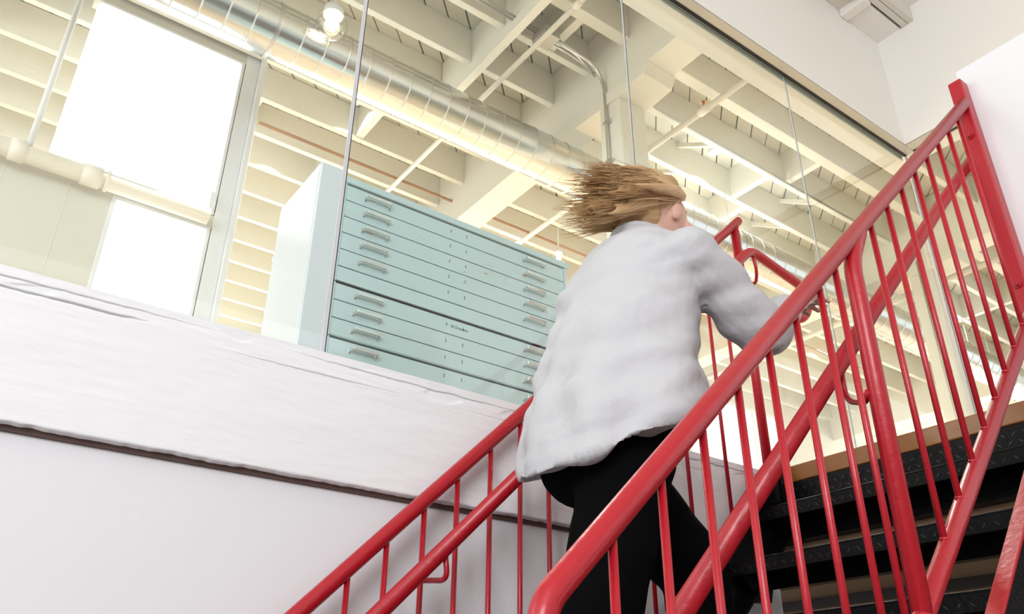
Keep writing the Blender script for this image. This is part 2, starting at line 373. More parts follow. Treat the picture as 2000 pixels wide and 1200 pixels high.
# --- posts
def column(x0, x1, y0, y1, label, zt=3.79):
    t = thing('timber_post', label, 'column', ((x0 + x1) / 2, (y0 + y1) / 2, ZF), kind='structure')
    MB().box(x0, x1, y0, y1, ZF, zt).obj('post_shaft', M['cream'], t, bevel=0.012)
    ym = (y0 + y1) / 2
    MB().prism([(x0 - 0.015, ym - 0.38, 3.886), (x0 - 0.015, ym + 0.38, 3.886), (x0 - 0.015, ym + 0.34, 3.80), (x0 - 0.015, ym + 0.1, 3.785), (x0 - 0.015, ym - 0.1, 3.785), (x0 - 0.015, ym - 0.34, 3.80)], (x1 - x0 + 0.03, 0, 0)).obj('bolster', M['cream'], t, bevel=0.004)
column(3.02, 3.257, 2.97, 3.17, 'cream painted timber post with conduit, behind the walking person')
column(6.80, 7.04, 2.97, 3.17, 'cream timber post seen through the red balusters at right')
column(10.55, 10.79, 2.97, 3.17, 'farthest cream timber post, beyond the second girder')

# --- window partition in the gallery, left
YP = 4.55
pw = struct('wall_window', MB().box(-4.5, 0.43, YP, YP + 0.1, ZF, 2.79).box(0.43, 1.13, YP, YP + 0.1, 2.79, 2.872).box(-4.5, 0.43, YP, YP + 0.1, 2.79, 2.872)
            .box(0.03, 1.10, YP, YP + 0.1, 4.14, 4.3), M['cream2'], 'pale panelled wall around the two bright windows', 'wall')
for x in (-0.6, -0.12, 0.2):
    MB().box(x, x + 0.004, YP - 0.002, YP + 0.001, ZF, 2.79).obj('panel_seam', M['cream'], pw)
MB().box(1.005, 1.10, YP - 0.012, YP + 0.1, ZF, 4.3).obj('window_casing', M['plaster'], pw, bevel=0.004)
MB().box(1.10, 1.135, YP - 0.05, YP + 0.1, ZF, 4.3).obj('wall_edge_trim', M['plaster'], pw, bevel=0.003)
def win(name, x0, x1, z0, z1, label, Y=YP, fr=0.035, sides='lrtb', mull=()):
    t = thing(name, label, 'window', ((x0 + x1) / 2, Y, z0), kind='structure')
    mtf = M['plaster']
    if 'l' in sides: MB().box(x0, x0 + fr, Y - 0.012, Y + 0.06, z0, z1).obj('frame_stile', mtf, t, bevel=0.004)
    if 'r' in sides: MB().box(x1 - fr, x1, Y - 0.012, Y + 0.06, z0, z1).obj('frame_stile', mtf, t, bevel=0.004)
    if 't' in sides: MB().box(x0 + fr, x1 - fr, Y - 0.012, Y + 0.06, z1 - fr, z1).obj('frame_rail', mtf, t, bevel=0.004)
    if 'b' in sides: MB().box(x0 + fr, x1 - fr, Y - 0.012, Y + 0.06, z0, z0 + fr).obj('frame_rail', mtf, t, bevel=0.004)
    for x in mull: MB().box(x - 0.02, x + 0.02, Y - 0.005, Y + 0.05, z0 + fr, z1 - fr).obj('mullion', mtf, t)
    MB().box(x0 + 0.003, x1 - 0.003, Y + 0.03, Y + 0.036, z0 + 0.003, z1 - 0.003).obj('window_pane', M['daylight_pane'], t)
    return t
win('window_3', 0.055, 1.0, 2.875, 4.14, 'large upper window blown out by daylight', sides='rt', fr=0.02)
win('window_4', 0.43, 1.0, ZF, 2.785, 'tall lower window under the wide bright one', sides='lrt', fr=0.022)
MB().box(0.955, 0.99, YP - 0.035, YP - 0.012, 2.90, 3.02).obj('window_latch', M['plaster'], bpy.data.objects['window_3'])

# --- far wall with windows
struct('wall_far', MB().box(-4.5, 0.2, 6.55, 6.7, ZF, 4.19).box(4.2, 7.45, 6.55, 6.7, ZF, 4.19).box(9.35, 16, 6.55, 6.7, ZF, 4.19).box(7.45, 9.35, 6.55, 6.7, 3.98, 4.19), M['cream2'], 'far pale wall of the gallery', 'wall')
win('window_5', 7.45, 9.35, ZF, 3.98, 'far window behind the upper end of the stairs', Y=6.56, fr=0.06, mull=(8.75,))

# ================================================================== THINGS IN THE GALLERY
# --- spiral duct
def duct(x0, x1, y, z, r):
    t = thing('spiral_duct', 'long galvanised round duct hung under the gallery joists', 'duct', (x0, y, z))
    x = x0
    n = 0
    while x < x1:
        L = 0.14
        b = MB(); b.tube([(x, y, z), (x + 0.012, y, z), (x + L - 0.001, y, z)], [r + 0.0005, r, r], 40, caps=False)
        b.obj('duct_section', M['zinc'], t)
        s = MB(); pts = []
        s.tube([(x - 0.004, y, z), (x - 0.002, y, z), (x + 0.002, y, z), (x + 0.004, y, z)], [r, r + 0.003, r + 0.003, r], 40, caps=False)
        s.obj('duct_seam', M['steel'], t)
        x += L; n += 1
    for x in (0.9, 4.9, 8.8):
        b = MB(); b.tube([(x, y, z), (x + 0.025, y, z)], r + 0.0022, 40, caps=False); b.box(x + 0.01, x + 0.02, y - 0.003, y + 0.003, z + r, ZJ); b.obj('duct_strap', M['steel'], t)
duct(-4.4, 13.0, 3.65, 3.65, 0.165)

# --- sprinkler pipes
def pipe(label, pts, r, mt, name='sprinkler_pipe', cat='pipe', n=12, fittings=(), fr=1.35, heads=()):
    t = thing(name, label, cat, pts[0])
    MB().tube(fillet(pts, 0.05), r, n).obj('pipe_run', mt, t)
    for p, q in fittings: MB().tube([p, q], r * fr, n).obj('pipe_coupling', mt, t)
    for h in heads:
        b = MB(); h = Vector(h); b.tube([h, h + Vector((0, 0, 0.05))], 0.011, 8); b.tube([h + Vector((0, 0, 0.05)), h + Vector((0, 0, 0.056))], 0.024, 8)
        b.obj('sprinkler_head', M['brass'], t)
    return t
pipe('thin cream pipe crossing under the joists left of the timber post', [(2.49, 1.96, 4.1), (2.49, 6.5, 4.1)], 0.019, M['pipe'], fittings=(((2.49, 2.72, 4.1), (2.49, 2.78, 4.1)),))
pipe('cream pipe with brass sprinkler head right of the timber post', [(3.87, 1.96, 4.1), (3.87, 6.5, 4.1)], 0.024, M['pipe'], heads=((3.87, 2.95, 4.122),), fittings=(((3.87, 2.90, 4.1), (3.87, 3.0, 4.1)), ((3.87, 2.2, 4.1), (3.87, 2.25, 4.1))))
pipe('cream pipe under the far joists seen above the near handrail', [(7.6, 1.96, 4.05), (7.6, 6.5, 4.05)], 0.03, M['pipe'])
pipe('thin rust brown conduit running under the joists above the cabinets', [(1.30, 5.06, 4.12), (9.5, 5.06, 4.12)], 0.013, M['rust'], name='brown_conduit', cat='conduit')
pipe('fat pale drain pipe with couplings below the big upper window', [(-3, 4.44, 2.82), (0.95, 4.44, 2.79)], 0.052, M['pipe'], name='drain_pipe', fittings=(((-0.12, 4.44, 2.80), (-0.04, 4.44, 2.80)), ((0.24, 4.44, 2.797), (0.34, 4.44, 2.797)), ((0.36, 4.44, 2.796), (0.38, 4.44, 2.796))), fr=1.22, n=20)
pipe('white vertical riser pipe left of the big upper window', [(-0.04, 4.40, 2.83), (-0.04, 4.40, 4.48)], 0.017, M['plaster'], name='riser_pipe')

# --- conduit with junction box
t = thing('electrical_conduit', 'paired steel conduits with a junction box, bending down the timber post', 'conduit', (1.9, 3.2, 4.18))
for dy in (0.0, 0.03):
    MB().tube([(0.4, 3.13 + dy, 4.18), (2.47, 3.13 + dy, 4.18)], 0.009, 8).obj('conduit_run', M['steel'], t)
    MB().tube(fillet([(2.60, 3.13 + dy, 4.17), (2.80, 3.13 + dy, 4.16), (3.0, 3.17, 4.10 + dy)], 0.06), 0.007, 8).obj('conduit_run', M['steel'], t)
MB().box(2.47, 2.60, 3.06, 3.20, 4.12, 4.195).obj('junction_box', M['alu'], t, bevel=0.004)
MB().tube(fillet([(2.60, 3.10, 4.15), (2.93, 3.10, 4.12), (3.005, 3.09, 3.98), (3.005, 3.08, ZF)], 0.13, 10), 0.012, 10).obj('conduit_drop', M['steel'], t)
for z in (3.62, 3.30, 2.6):
    MB().box(2.99, 3.02, 3.05, 3.11, z, z + 0.02).obj('conduit_clip', M['steel'], t)
t = thing('small_conduit', 'bright bent conduit leaving the timber post under the joists at right', 'conduit', (3.3, 3.1, 4.1))
MB().tube(fillet([(3.27, 3.06, 3.95), (3.42, 3.10, 4.16), (3.6, 3.22, 4.18), (6.7, 3.22, 4.18)], 0.05), 0.010, 8).obj('conduit_run', M['steel'], t)
t = thing('post_conduit', 'steel conduit running down the second timber post', 'conduit', (6.79, 3.06, ZF))
MB().tube([(6.785, 3.05, ZF), (6.785, 3.05, 3.9)], 0.018, 10).obj('conduit_run', M['steel'], t)

# --- lamps
def globe(loc, label, r=0.092, grp='glass globe lamps under the gallery ceiling', top=None):
    x, y, z = loc; t = thing('globe_lamp', label, 'lamp', loc, grp)
    MB().ell((x, y, z), (r, r, r), 28, 18).obj('glass_globe', M['bulbglass'], t)
    MB().ell((x, y, z + r * 0.15), (r * 0.42, r * 0.42, r * 0.5), 16, 10).obj('bulb', M['bulb'], t)
    MB().tube([(x, y, z + r * 0.85), (x, y, z + r * 1.45)], r * 0.62, 20).obj('lamp_cap', M['plaster'], t)
    MB().tube([(x, y, z + r * 1.4), (x, y, top or ZD)], 0.006, 8).obj('lamp_stem', M['plaster'], t)
globe((1.16, 3.37, 3.60), 'clear glass globe lamp lit in front of the duct, top left', 0.092)
globe((4.15, 5.0, 3.92), 'small lit globe lamp just above the right end of the cabinets', 0.06)
globe((7.35, 5.1, 3.90), 'small lit globe lamp seen between the balusters below the near handrail', 0.055)
globe((9.9, 3.9, 3.9), 'small lit globe lamp low at far right behind the balusters', 0.06)

SPOTL = ['above the left end of the flat files', 'above the right end of the flat files', 'behind the duct right of the first girder', 'behind the duct left of the second post', 'over the duct right of the first girder', 'over the duct right of the second post', 'beyond the last girder at the far end', 'above the left window wall', 'above the middle of the flat files', 'above the duct just right of the timber post']
for i, (x, y, z) in enumerate(SPOTS):
    t = thing('fill_lamp', 'added can for a fill light between gallery joists, ' + SPOTL[i], 'lamp', (x, y, z), 'added fill lights between the joists')
    b = MB(); b.tube([(x, y, z + 0.02), (x, y, ZD)], 0.045, 16); b.obj('fill_light_can', M['plaster'], t)  # made-up housing above each added fill spot
# smoke alarm
MB().ell((4.05, 2.55, ZD), (0.09, 0.09, 0.035), 24, 8).obj('ceiling_speaker', M['alu'])
tag(bpy.data.objects['ceiling_speaker'], 'round grey disc on the ceiling boards beside the girder', 'speaker')

# --- flat file cabinets
YC = 2.40; CX0, CX1 = 0.405 * YC, 0.842 * YC
def handle(b, x0, x1, z):
    # bar standing proud of the face with two short arms
    y = YC
    pr = 0.026
    b.prism([(x0 + 0.006, y - pr, z + 0.004), (x0 + 0.006, y - pr - 0.002, z + 0.014), (x0 + 0.006, y - pr + 0.012, z + 0.016), (x0 + 0.006, y - pr + 0.010, z + 0.004)], (x1 - x0 - 0.012, 0, 0))
    for xa, xb in ((x0 + 0.006, x0), (x1 - 0.010, x1 - 0.004)):
        b.prism([(xa, y - pr, z + 0.004), (xa + 0.004, y - pr, z + 0.004), (xa + 0.004, y - pr, z + 0.013), (xa, y - pr, z + 0.013)], (xb - xa, pr + 0.002, -0.004))
    b.box(x0 - 0.003, x0 + 0.006, y - 0.003, y + 0.001, z - 0.006, z + 0.013); b.box(x1 - 0.010, x1, y - 0.003, y + 0.001, z - 0.006, z + 0.013)
def cabinet(ztop, zs, cap, base, label, writing=None, worn=()):
    zb = base
    t = thing('flat_file_cabinet', label, 'cabinet', ((CX0 + CX1) / 2, YC + 0.35, zb), 'stacked flat file cabinets behind the glass')
    MB().box(CX0, CX1 + 0.012, YC + 0.018, YC + 0.72, zb, ztop).obj('body', M['slate'], t, bevel=0.003)
    MB().box(CX0 + 0.002, CX1, YC + 0.008, YC + 0.02, zb + 0.002, ztop - 0.002).obj('shadow_gap', M['slate_in'], t)
    MB().box(CX1 - 0.0, CX1 + 0.014, YC - 0.001, YC + 0.02, zb, ztop).obj('corner_stile', M['slate'], t, bevel=0.002)
    MB().box(CX0 - 0.004, CX0 + 0.004, YC - 0.001, YC + 0.02, zb, ztop).obj('corner_stile', M['slate'], t, bevel=0.001)
    if cap: MB().box(CX0 - 0.006, CX1 + 0.025, YC - 0.008, YC + 0.73, ztop - 0.026, ztop + 0.002).obj('cabinet_top', M['slate'], t, bevel=0.003)
    for i, (za, zc) in enumerate(zip(zs[:-1], zs[1:])):
        d = MB().box(CX0 + 0.005, CX1 - 0.003, YC, YC + 0.018, zc + 0.0018, za - 0.0018).obj('drawer', M['slate_worn'] if i in worn else M['slate'], t, bevel=0.0015)
        zm = (za + zc) / 2 - 0.006
        for x0, x1 in ((0.4385 * YC, 0.484 * YC), (0.7485 * YC, 0.794 * YC)):
            b = MB(); handle(b, x0, x1, zm); b.obj('drawer_handle', M['chrome'], d, bevel=0.0008, seg=1)
        for x in (0.598 * YC, 0.6295 * YC):
            MB().box(x - 0.0011, x + 0.0011, YC - 0.0012, YC + 0.001, zm + 0.004, zm + 0.018).obj('label_slot', M['slate_in'], d)
        if writing and i == 0:
            c = bpy.data.curves.new('handwriting', 'FONT'); c.body = '18 Drawers'; c.size = 0.017; c.shear = 0.25; c.extrude = 0.0002
            c.materials.append(M['ink']); o = bpy.data.objects.new('handwriting', c); COL.objects.link(o)
            o.location = (0.6035 * YC, YC - 0.0006, zm + 0.004); o.rotation_euler = (R(90), 0, 0)
            bpy.context.view_layer.update()
            me = bpy.data.meshes.new_from_object(o.evaluated_get(bpy.context.evaluated_depsgraph_get())); me.transform(o.matrix_world)
            bpy.data.objects.remove(o); w2 = bpy.data.objects.new('handwriting', me); COL.objects.link(w2); w2['_t'] = 1; del w2['_t']
            w2.parent = d; w2.matrix_parent_inverse = Matrix.Identity(4)
            w2.matrix_world = Matrix.Identity(4)
            w2.parent = d
    if cap is False or True:
        MB().box(CX0 + 0.005, CX1 - 0.003, YC + 0.001, YC + 0.018, zb + 0.004, zs[-1] - 0.0018).obj('bottom_rail', M['slate'], t, bevel=0.0015)
    return t
q = lambda L: [v * YC for v in L]
cabinet(0.779 * YC, q([0.7665, 0.738, 0.708, 0.679, 0.650, 0.6205]), True, 0.5945 * YC, 'blue grey flat file cabinet with rust marks, topmost of the stack', worn=(1, 2))
cabinet(0.5925 * YC, q([0.5915, 0.564, 0.535, 0.5075]), False, 0.5065 * YC, 'three drawer blue grey flat file unit with pencilled note, middle of the stack', writing=True)
cabinet(0.505 * YC, q([0.5035, 0.477, 0.4475, 0.418, 0.3885, 0.359]), False, 0.3545 * YC, 'lowest blue grey flat file cabinet, standing on the gallery floor')

# window reflection in the glass, built as a solid pale box
t = thing('reflection_box', 'tall bluish white box standing in for a window reflection, left of the flat files', 'reflection', (0.9, 2.8, ZF))
MB().box(0.868, CX0 - 0.012, YC + 0.02, 2.80, ZF, 1.905).obj('box_body', M['whitebox'], t, bevel=0.004)
MB().box(0.870, CX0 - 0.014, YC + 0.004, YC + 0.02, ZF + 0.05, 1.90).obj('box_front', M['whitebox'], t, bevel=0.003)

# ================================================================== STAIRS
SL = 0.965
TX = [XL - 0.175 - 0.2055 * k for k in range(0, 9)]
TZ = [ZF - 0.169 - 0.198 * k for k in range(0, 9)]
st = thing('staircase', 'steep open steel stairs with black checker plate treads and red edged stringers', 'staircase', (0.6, 1.25, LOWZ))
def slope_plate(b, x0, x1, c_top, dz, y0, y1, plumb_top=True):
    f = lambda x, c: SL * x + c
    b.prism([(x0, y0, f(x0, c_top)), (x1, y0, f(x1, c_top)), (x1, y0, f(x1, c_top) - dz), (x0, y0, f(x0, c_top) - dz)], (0, y1 - y0, 0))
CF = -1.435     # far stringer top
CN = -1.405     # near stringer top
XB = 0.25
b = MB(); slope_plate(b, XB, 2.40, CF - 0.006, 0.26, 1.735, 1.745); s1 = b.obj('stringer', M['black'], st)
b = MB(); slope_plate(b, XB, 2.375, CF, 0.008, 1.690, 1.755); b.obj('stringer_flange', M['red'], s1, bevel=0.002)['label'] = 'red painted top flange'
b = MB(); slope_plate(b, XB, 2.42, CF - 0.25, 0.008, 1.69, 1.755); b.obj('stringer_flange', M['black'], s1)
b = MB(); b.prism([(2.375, 1.70, 0.60), (2.375, 1.70, SL * 2.375 + CF - 0.004), (XL, 1.70, ZF - 0.004), (XL, 1.70, 0.60)], (0, 0.06, 0)); b.obj('stringer_end_plate', M['black'], s1)
b = MB(); b.box(2.30, 2.305, 1.66, 1.735, 0.70, 0.80); b.obj('weld_angle', M['black'], s1)
b = MB(); slope_plate(b, XB, 2.42, CN - 0.006, 0.26, 0.766, 0.774); s2_ = b.obj('stringer', M['black'], st)
b = MB(); slope_plate(b, XB, 2.42, CN, 0.010, 0.764, 0.80); b.obj('stringer_flange', M['red'], s2_, bevel=0.002)['label'] = 'red painted top flange'
def lugs_x(x, y0, y1, z0, z1, px=0.03):   # raised marks on a plate facing -X
    b = MB(); k = 0; z = z0 + 0.012
    while z < z1 - 0.006:
        y = y0 + 0.015 + (0.015 if k % 2 else 0)
        while y < y1 - 0.015:
            a = R(45) if (int(y / px) + k) % 2 else R(-45)
            dy, dz = math.cos(a) * 0.010, math.sin(a) * 0.010; ny, nz = -math.sin(a) * 0.0022, math.cos(a) * 0.0022
            if abs(dz) + z < z1:
                b.prism([(x, y - dy, z - dz), (x, y + ny, z + nz), (x, y + dy, z + dz), (x, y - ny, z - nz)], (-0.0018, 0, 0))
            y += px
        z += 0.024; k += 1
    return b
o = MB().box(TX[0] + 0.23, TX[0] + 0.235, 0.80, 1.70, TZ[0] - 0.02, 0.79).obj('top_riser', M['black'], st)
l = lugs_x(TX[0] + 0.163, 0.83, 1.69, TZ[0] + 0.0, 0.788).obj('raised_lugs', M['blacklug'], o); l['kind'] = 'stuff'
MB().box(TX[0] + 0.163, TX[0] + 0.167, 0.80, 1.70, TZ[0] - 0.02, 0.79).obj('riser_plate', M['black'], o)
for k, (x, z) in enumerate(zip(TX, TZ)):
    t = MB().box(x, x + 0.235, 0.80, 1.735, z - 0.006, z).obj('tread', M['black'], st, bevel=0.002)
    MB().box(x, x + 0.006, 0.80, 1.735, z - 0.042, z - 0.006).obj('tread_lip', M['black'], t)
    MB().box(x + 0.225, x + 0.231, 0.80, 1.735, z - 0.055, z - 0.006).obj('tread_lip', M['black'], t)
    l = lugs_x(x, 0.82, 1.73, z - 0.040, z - 0.001).obj('raised_lugs', M['blacklug'], t); l['kind'] = 'stuff'
    for y0, y1 in ((1.70, 1.735), (0.80, 0.835)):
        MB().prism([(x + 0.02, y0, z - 0.008), (x + 0.215, y0, z - 0.008), (x + 0.215, y0, z - 0.03), (x + 0.19, y0, z - 0.10), (x + 0.15, y0, z - 0.10)], (0, y1 - y0, 0)).obj('tread_bracket', M['black'], t)

# ------------------------------------------------------------------ railings
def line(pts, x):        # interpolate / extrapolate z along measured points
    (xa, za), (xb, zb) = pts
    return za + (zb - za) * (x - xa) / (xb - xa)
YN, YFR = 0.79, 1.72
nr = thing('stair_railing', 'near red pipe railing with thick round posts, closest to the camera', 'railing', (0.62, YN, -0.9))
nt_ = lambda x: line(((0.66, 0.172), (2.30, 1.7615)), x)
RT = 0.0185
A = (0.615, YN, nt_(0.615))
MB().tube(fillet([(0.618, YN, -0.86), (0.618, YN, nt_(0.625) - 0.0), (2.352, YN, nt_(2.352))], 0.03, 8), RT, 24).obj('top_rail', M['red'], nr)
nb_ = lambda x: line(((1.525, 0.268), (2.19, 0.905)), x)
MB().tube([(0.618, YN, nb_(0.618)), (2.38, YN, nb_(2.38))], RT, 20).obj('bottom_rail', M['red'], nr)
NB = [0.734 + 0.0975 * k for k in range(7)] + [1.389]
NB += [1.577 + 0.0975 * k for k in range(8)]
for x in NB:
    b = MB(); z1 = nt_(x) - 0.008; z0 = nb_(x) + 0.005
    b.tube([(x, YN, z0), (x, YN, z1)], 0.0066, 12)
    bo = b.obj('baluster', M['red'], nr)
    MB().ell((x, YN, nb_(x) + 0.021), (0.0095, 0.0095, 0.005), 10, 6).obj('weld_bead', M['red'], bo)
MB().tube(fillet([(1.437, YN, CN + SL * 1.437 - 0.1), (1.46, YN, nt_(1.47) - 0.055), (1.515, YN, nt_(1.515) - 0.006)], 0.04, 8), RT * 0.98, 24).obj('railing_post', M['red'], nr)
# handrail inside the near railing
YH = 0.885
nh = lambda x: line(((0.975, 0.190), (2.19, 1.395)), x)
nhr = MB().tube(fillet([(0.70, YH, nh(0.70)), (2.205, YH, nh(2.205)), (2.375, 0.83, 1.615)], 0.06, 8), 0.0185, 24).obj('handrail', M['red'], nr)
MB().tube(fillet([(1.500, YH, nh(1.500) - 0.015), (1.497, YH, nh(1.500) - 0.085), (1.455, 0.82, nh(1.5) - 0.118), (1.437, YN + 0.01, nh(1.5) - 0.105)], 0.05, 7), 0.0065, 10).obj('handrail_bracket', M['red'], nhr)
# square post bolted to the guard wall
sp = thing('square_post', 'square red steel post bolted to the end of the white guard wall', 'post', (2.39, 0.80, ZF))
MB().box(2.355, 2.402, 0.780, 0.822, 0.62, 1.915).obj('post_tube', M['red'], sp, bevel=0.004)
for z in (1.69, 1.155):
    b = MB(); b.tube([(2.355, 0.803, z), (2.350, 0.803, z)], 0.012, 16); b.tube([(2.351, 0.803, z), (2.344, 0.803, z)], 0.0075, 6); b.obj('bolt', M['red'], sp)

fr_ = thing('stair_railing', 'far red pipe railing beside the timber beam, with a returned handrail at its top', 'railing', (0.3, YFR, -0.6))
fz = lambda x: line(((0.714, 0.239), (2.30, 1.795)), x)
MB().tube([(0.30, YFR, fz(0.30)), (0.33, YFR, fz(0.33)), (2.375, YFR, fz(2.375)), (2.387, YFR, fz(2.385)), ], [RT, RT, RT, RT * 0.5], 24).obj('top_rail', M['red'], fr_)
FB = [0.809 - 0.0945 * k for k in range(1, 5)] + [0.809, 0.898, 0.992, 1.083, 1.182, 1.278, 1.374, 1.468, 1.562, 1.656, 1.75, 1.845, 1.937, 2.031, 2.123, 2.222]
for x in FB:
    bo = MB().tube([(x, YFR, SL * x + CF), (x, YFR, fz(x) - 0.008)], 0.0066, 12).obj('baluster', M['red'], fr_)
    MB().ell((x, YFR, SL * x + CF + 0.004), (0.0095, 0.0095, 0.006), 10, 6).obj('weld_bead', M['red'], bo)
MB().tube([(2.345, YFR, SL * 2.345 + CF), (2.345, YFR, fz(2.345) - 0.006)], RT * 0.95, 24).obj('railing_post', M['red'], fr_)
MB().tube([(0.36, YFR, SL * 0.36 + CF - 0.1), (0.36, YFR, fz(0.36) - 0.006)], RT * 0.95, 24).obj('railing_post', M['red'], fr_)
YH2 = 1.63
fh = lambda x: line(((0.86, 0.248), (2.28, 1.640)), x)
hr = MB().tube(fillet([(0.40, YH2, fh(0.40)), (2.30, YH2, fh(2.30)), (2.62, YH2 + 0.005, 1.60), (2.655, YH2 + 0.02, 1.535), (2.62, 1.66, 1.47), (2.345, YFR, 1.475)], 0.05, 8), RT, 24).obj('handrail', M['red'], fr_)
MB().tube(fillet([(2.308, YH2, 1.655), (2.33, YH2 + 0.005, 1.58), (2.36, 1.67, 1.545), (2.345, YFR - 0.01, 1.575)], 0.05, 7), 0.0065, 10).obj('handrail_bracket', M['red'], hr)
MB().tube(fillet([(1.0, YH2, fh(1.0) - 0.01), (1.01, YH2, fh(1.0) - 0.07), (0.992, YFR, fh(1.0) - 0.06)], 0.04, 7), 0.0065, 10).obj('handrail_bracket', M['red'], hr)

# ================================================================== PERSON
def remeshed(mb, name, mt, parent, voxel, smooth=6, fn=None, sfac=0.5):
    o = mb.obj('tmp', mt)
    r = o.modifiers.new('r', 'REMESH'); r.mode = 'VOXEL'; r.voxel_size = voxel
    s = o.modifiers.new('s', 'SMOOTH'); s.iterations = smooth; s.factor = sfac
    bpy.context.view_layer.update()
    me = bpy.data.meshes.new_from_object(o.evaluated_get(bpy.context.evaluated_depsgraph_get()))
    bpy.data.objects.remove(o); me.name = name
    if fn:
        me.update(); ns = [v.normal.copy() for v in me.vertices]
        for v, n in zip(me.vertices, ns): v.co = v.co + n * fn(v.co, n)
    me.polygons.foreach_set('use_smooth', [True] * len(me.polygons)); me.update()
    if not me.materials: me.materials.append(mt)
    o = bpy.data.objects.new(name, me); COL.objects.link(o)
    if parent: link(o, parent)
    return o
pe = thing('person', 'person in loose pale grey shirt and black trousers climbing the stairs, blonde hair flying', 'person', (1.2, 1.25, TZ[4]))
YP0 = 1.25
def P(x, y, z): return Vector((x, YP0 + y, z))
HC = P(1.372, 0.0, 1.222)       # head centre
hip = P(1.17, 0, 0.52)
# ---- body
b = MB()
hrot = Matrix.Rotation(R(14), 3, 'Y')
b.ell(HC, (0.092, 0.074, 0.108), 24, 16, hrot)
b.ell(HC + Vector((0.032, 0, -0.062)), (0.058, 0.053, 0.056), 18, 12, hrot)     # jaw
b.ell(HC + Vector((0.062, 0, -0.094)), (0.022, 0.024, 0.018), 12, 8)           # chin
b.cap(HC + Vector((0.088, 0, 0.012)), HC + Vector((0.106, 0, -0.022)), 0.008, 0.013, 10)   # nose
b.ell(HC + Vector((0.086, 0, -0.058)), (0.014, 0.022, 0.012), 12, 8)
for s in (-1, 1):
    b.ell(HC + Vector((0.06, s * 0.042, -0.03)), (0.028, 0.024, 0.026), 12, 8)  # cheeks
    b.ell(HC + Vector((-0.002, s * 0.077, -0.015)), (0.018, 0.008, 0.030), 12, 8, hrot)   # ears
b.cap(HC + Vector((-0.02, 0, -0.06)), P(1.305, 0, 1.10), 0.052, 0.060)
b.cap(P(1.285, 0, 1.04), P(1.20, 0, 0.64), 0.095, 0.085)
for s in (-1, 1):
    b.cap(P(1.29, s * 0.06, 1.07), P(1.30, s * 0.155, 1.01), 0.055, 0.048)
    b.cap(P(1.24, s * 0.06, 0.90), P(1.19, s * 0.045, 0.60), 0.085, 0.078)
def arm(sh, el, wr, fingers_dir, palm_n, curl, b):
    b.cap(sh, el, 0.046, 0.036); b.cap(el, wr, 0.037, 0.024)
    d = fingers_dir.normalized(); n = palm_n.normalized(); side = d.cross(n).normalized()
    c = wr + d * 0.045
    for k in range(4):
        o = (k - 1.5) * 0.019
        b.cap(wr + d * 0.012 + side * o * 0.6, wr + d * 0.085 + side * o, 0.013, 0.0105, 10)
    for k, L in enumerate((0.070, 0.080, 0.075, 0.058)):
        o = (k - 1.5) * 0.0205; p = wr + d * 0.085 + side * o; dd = d.copy(); seg = L / 3
        for j in range(3):
            q = Matrix.Rotation(curl * (0.6 + 0.3 * j), 3, side); dd = (q @ dd).normalized()
            p2 = p + dd * seg * (1.15 - 0.12 * j); b.cap(p, p2, 0.0088 - 0.0008 * j, 0.0082 - 0.0008 * j, 8); p = p2
    # thumb from the side of the palm
    p = wr + d * 0.025 - side * 0.026
    dd = (d * 0.7 - side * 0.75 - n * 0.1).normalized(); p2 = p + dd * 0.038; b.cap(p, p2, 0.0125, 0.0100, 8)
    dd = (d * 1.0 - side * 0.15 - n * 0.35).normalized(); p3 = p2 + dd * 0.030; b.cap(p2, p3, 0.0100, 0.0085, 8)
    b.cap(p3, p3 + (d - n * 0.3).normalized() * 0.018, 0.0085, 0.0075, 8)
shR, elR, wrR = P(1.31, -0.16, 0.995), P(1.49, -0.19, 0.85), P(1.665, -0.16, 0.975)
shL, elL, wrL = P(1.31, 0.17, 1.03), P(1.48, 0.26, 0.86), P(1.70, 0.365, 1.09)
arm(shR, elR, wrR, Vector((0.85, 0.05, 0.5)), Vector((0.3, -0.2, -0.7)), 0.28, b)
arm(shL, elL, wrL, Vector((0.8, 0.05, 0.42)), Vector((-0.35, 0.0, 0.8)), -0.55, b)
knR, ankR, toeR = P(1.035, -0.07, 0.13), P(0.945, -0.07, -0.30), P(1.075, -0.07, -0.475)
knL, ankL, toeL = P(1.50, 0.09, 0.345), P(1.50, 0.09, -0.03), P(1.60, 0.09, -0.085)
b.cap(P(1.165, -0.06, 0.52), knR, 0.078, 0.052); b.cap(knR, ankR, 0.052, 0.034)
b.cap(P(1.185, 0.06, 0.53), knL, 0.080, 0.055); b.cap(knL, ankL, 0.053, 0.035)
body = remeshed(b, 'body', M['skin'], pe, 0.0042, 4)
for s in (-1, 1):
    MB().ell(HC + Vector((0.074, s * 0.031, 0.006)), (0.012, 0.013, 0.010), 12, 8).obj('eye', M['eye'], body)
    MB().ell(HC + Vector((0.084, s * 0.032, 0.006)), (0.003, 0.006, 0.006), 10, 6).obj('iris', M['iris'], body)
    MB().tube([HC + Vector((0.083, s * 0.016, 0.028)), HC + Vector((0.082, s * 0.034, 0.032)), HC + Vector((0.070, s * 0.05, 0.027))], [0.002, 0.003, 0.0015], 6).obj('eyebrow', M['hair'], body)
MB().tube([HC + Vector((0.090, -0.022, -0.058)), HC + Vector((0.101, 0, -0.055)), HC + Vector((0.090, 0.022, -0.058))], [0.002, 0.006, 0.002], 8).obj('mouth', M['lip'], body)
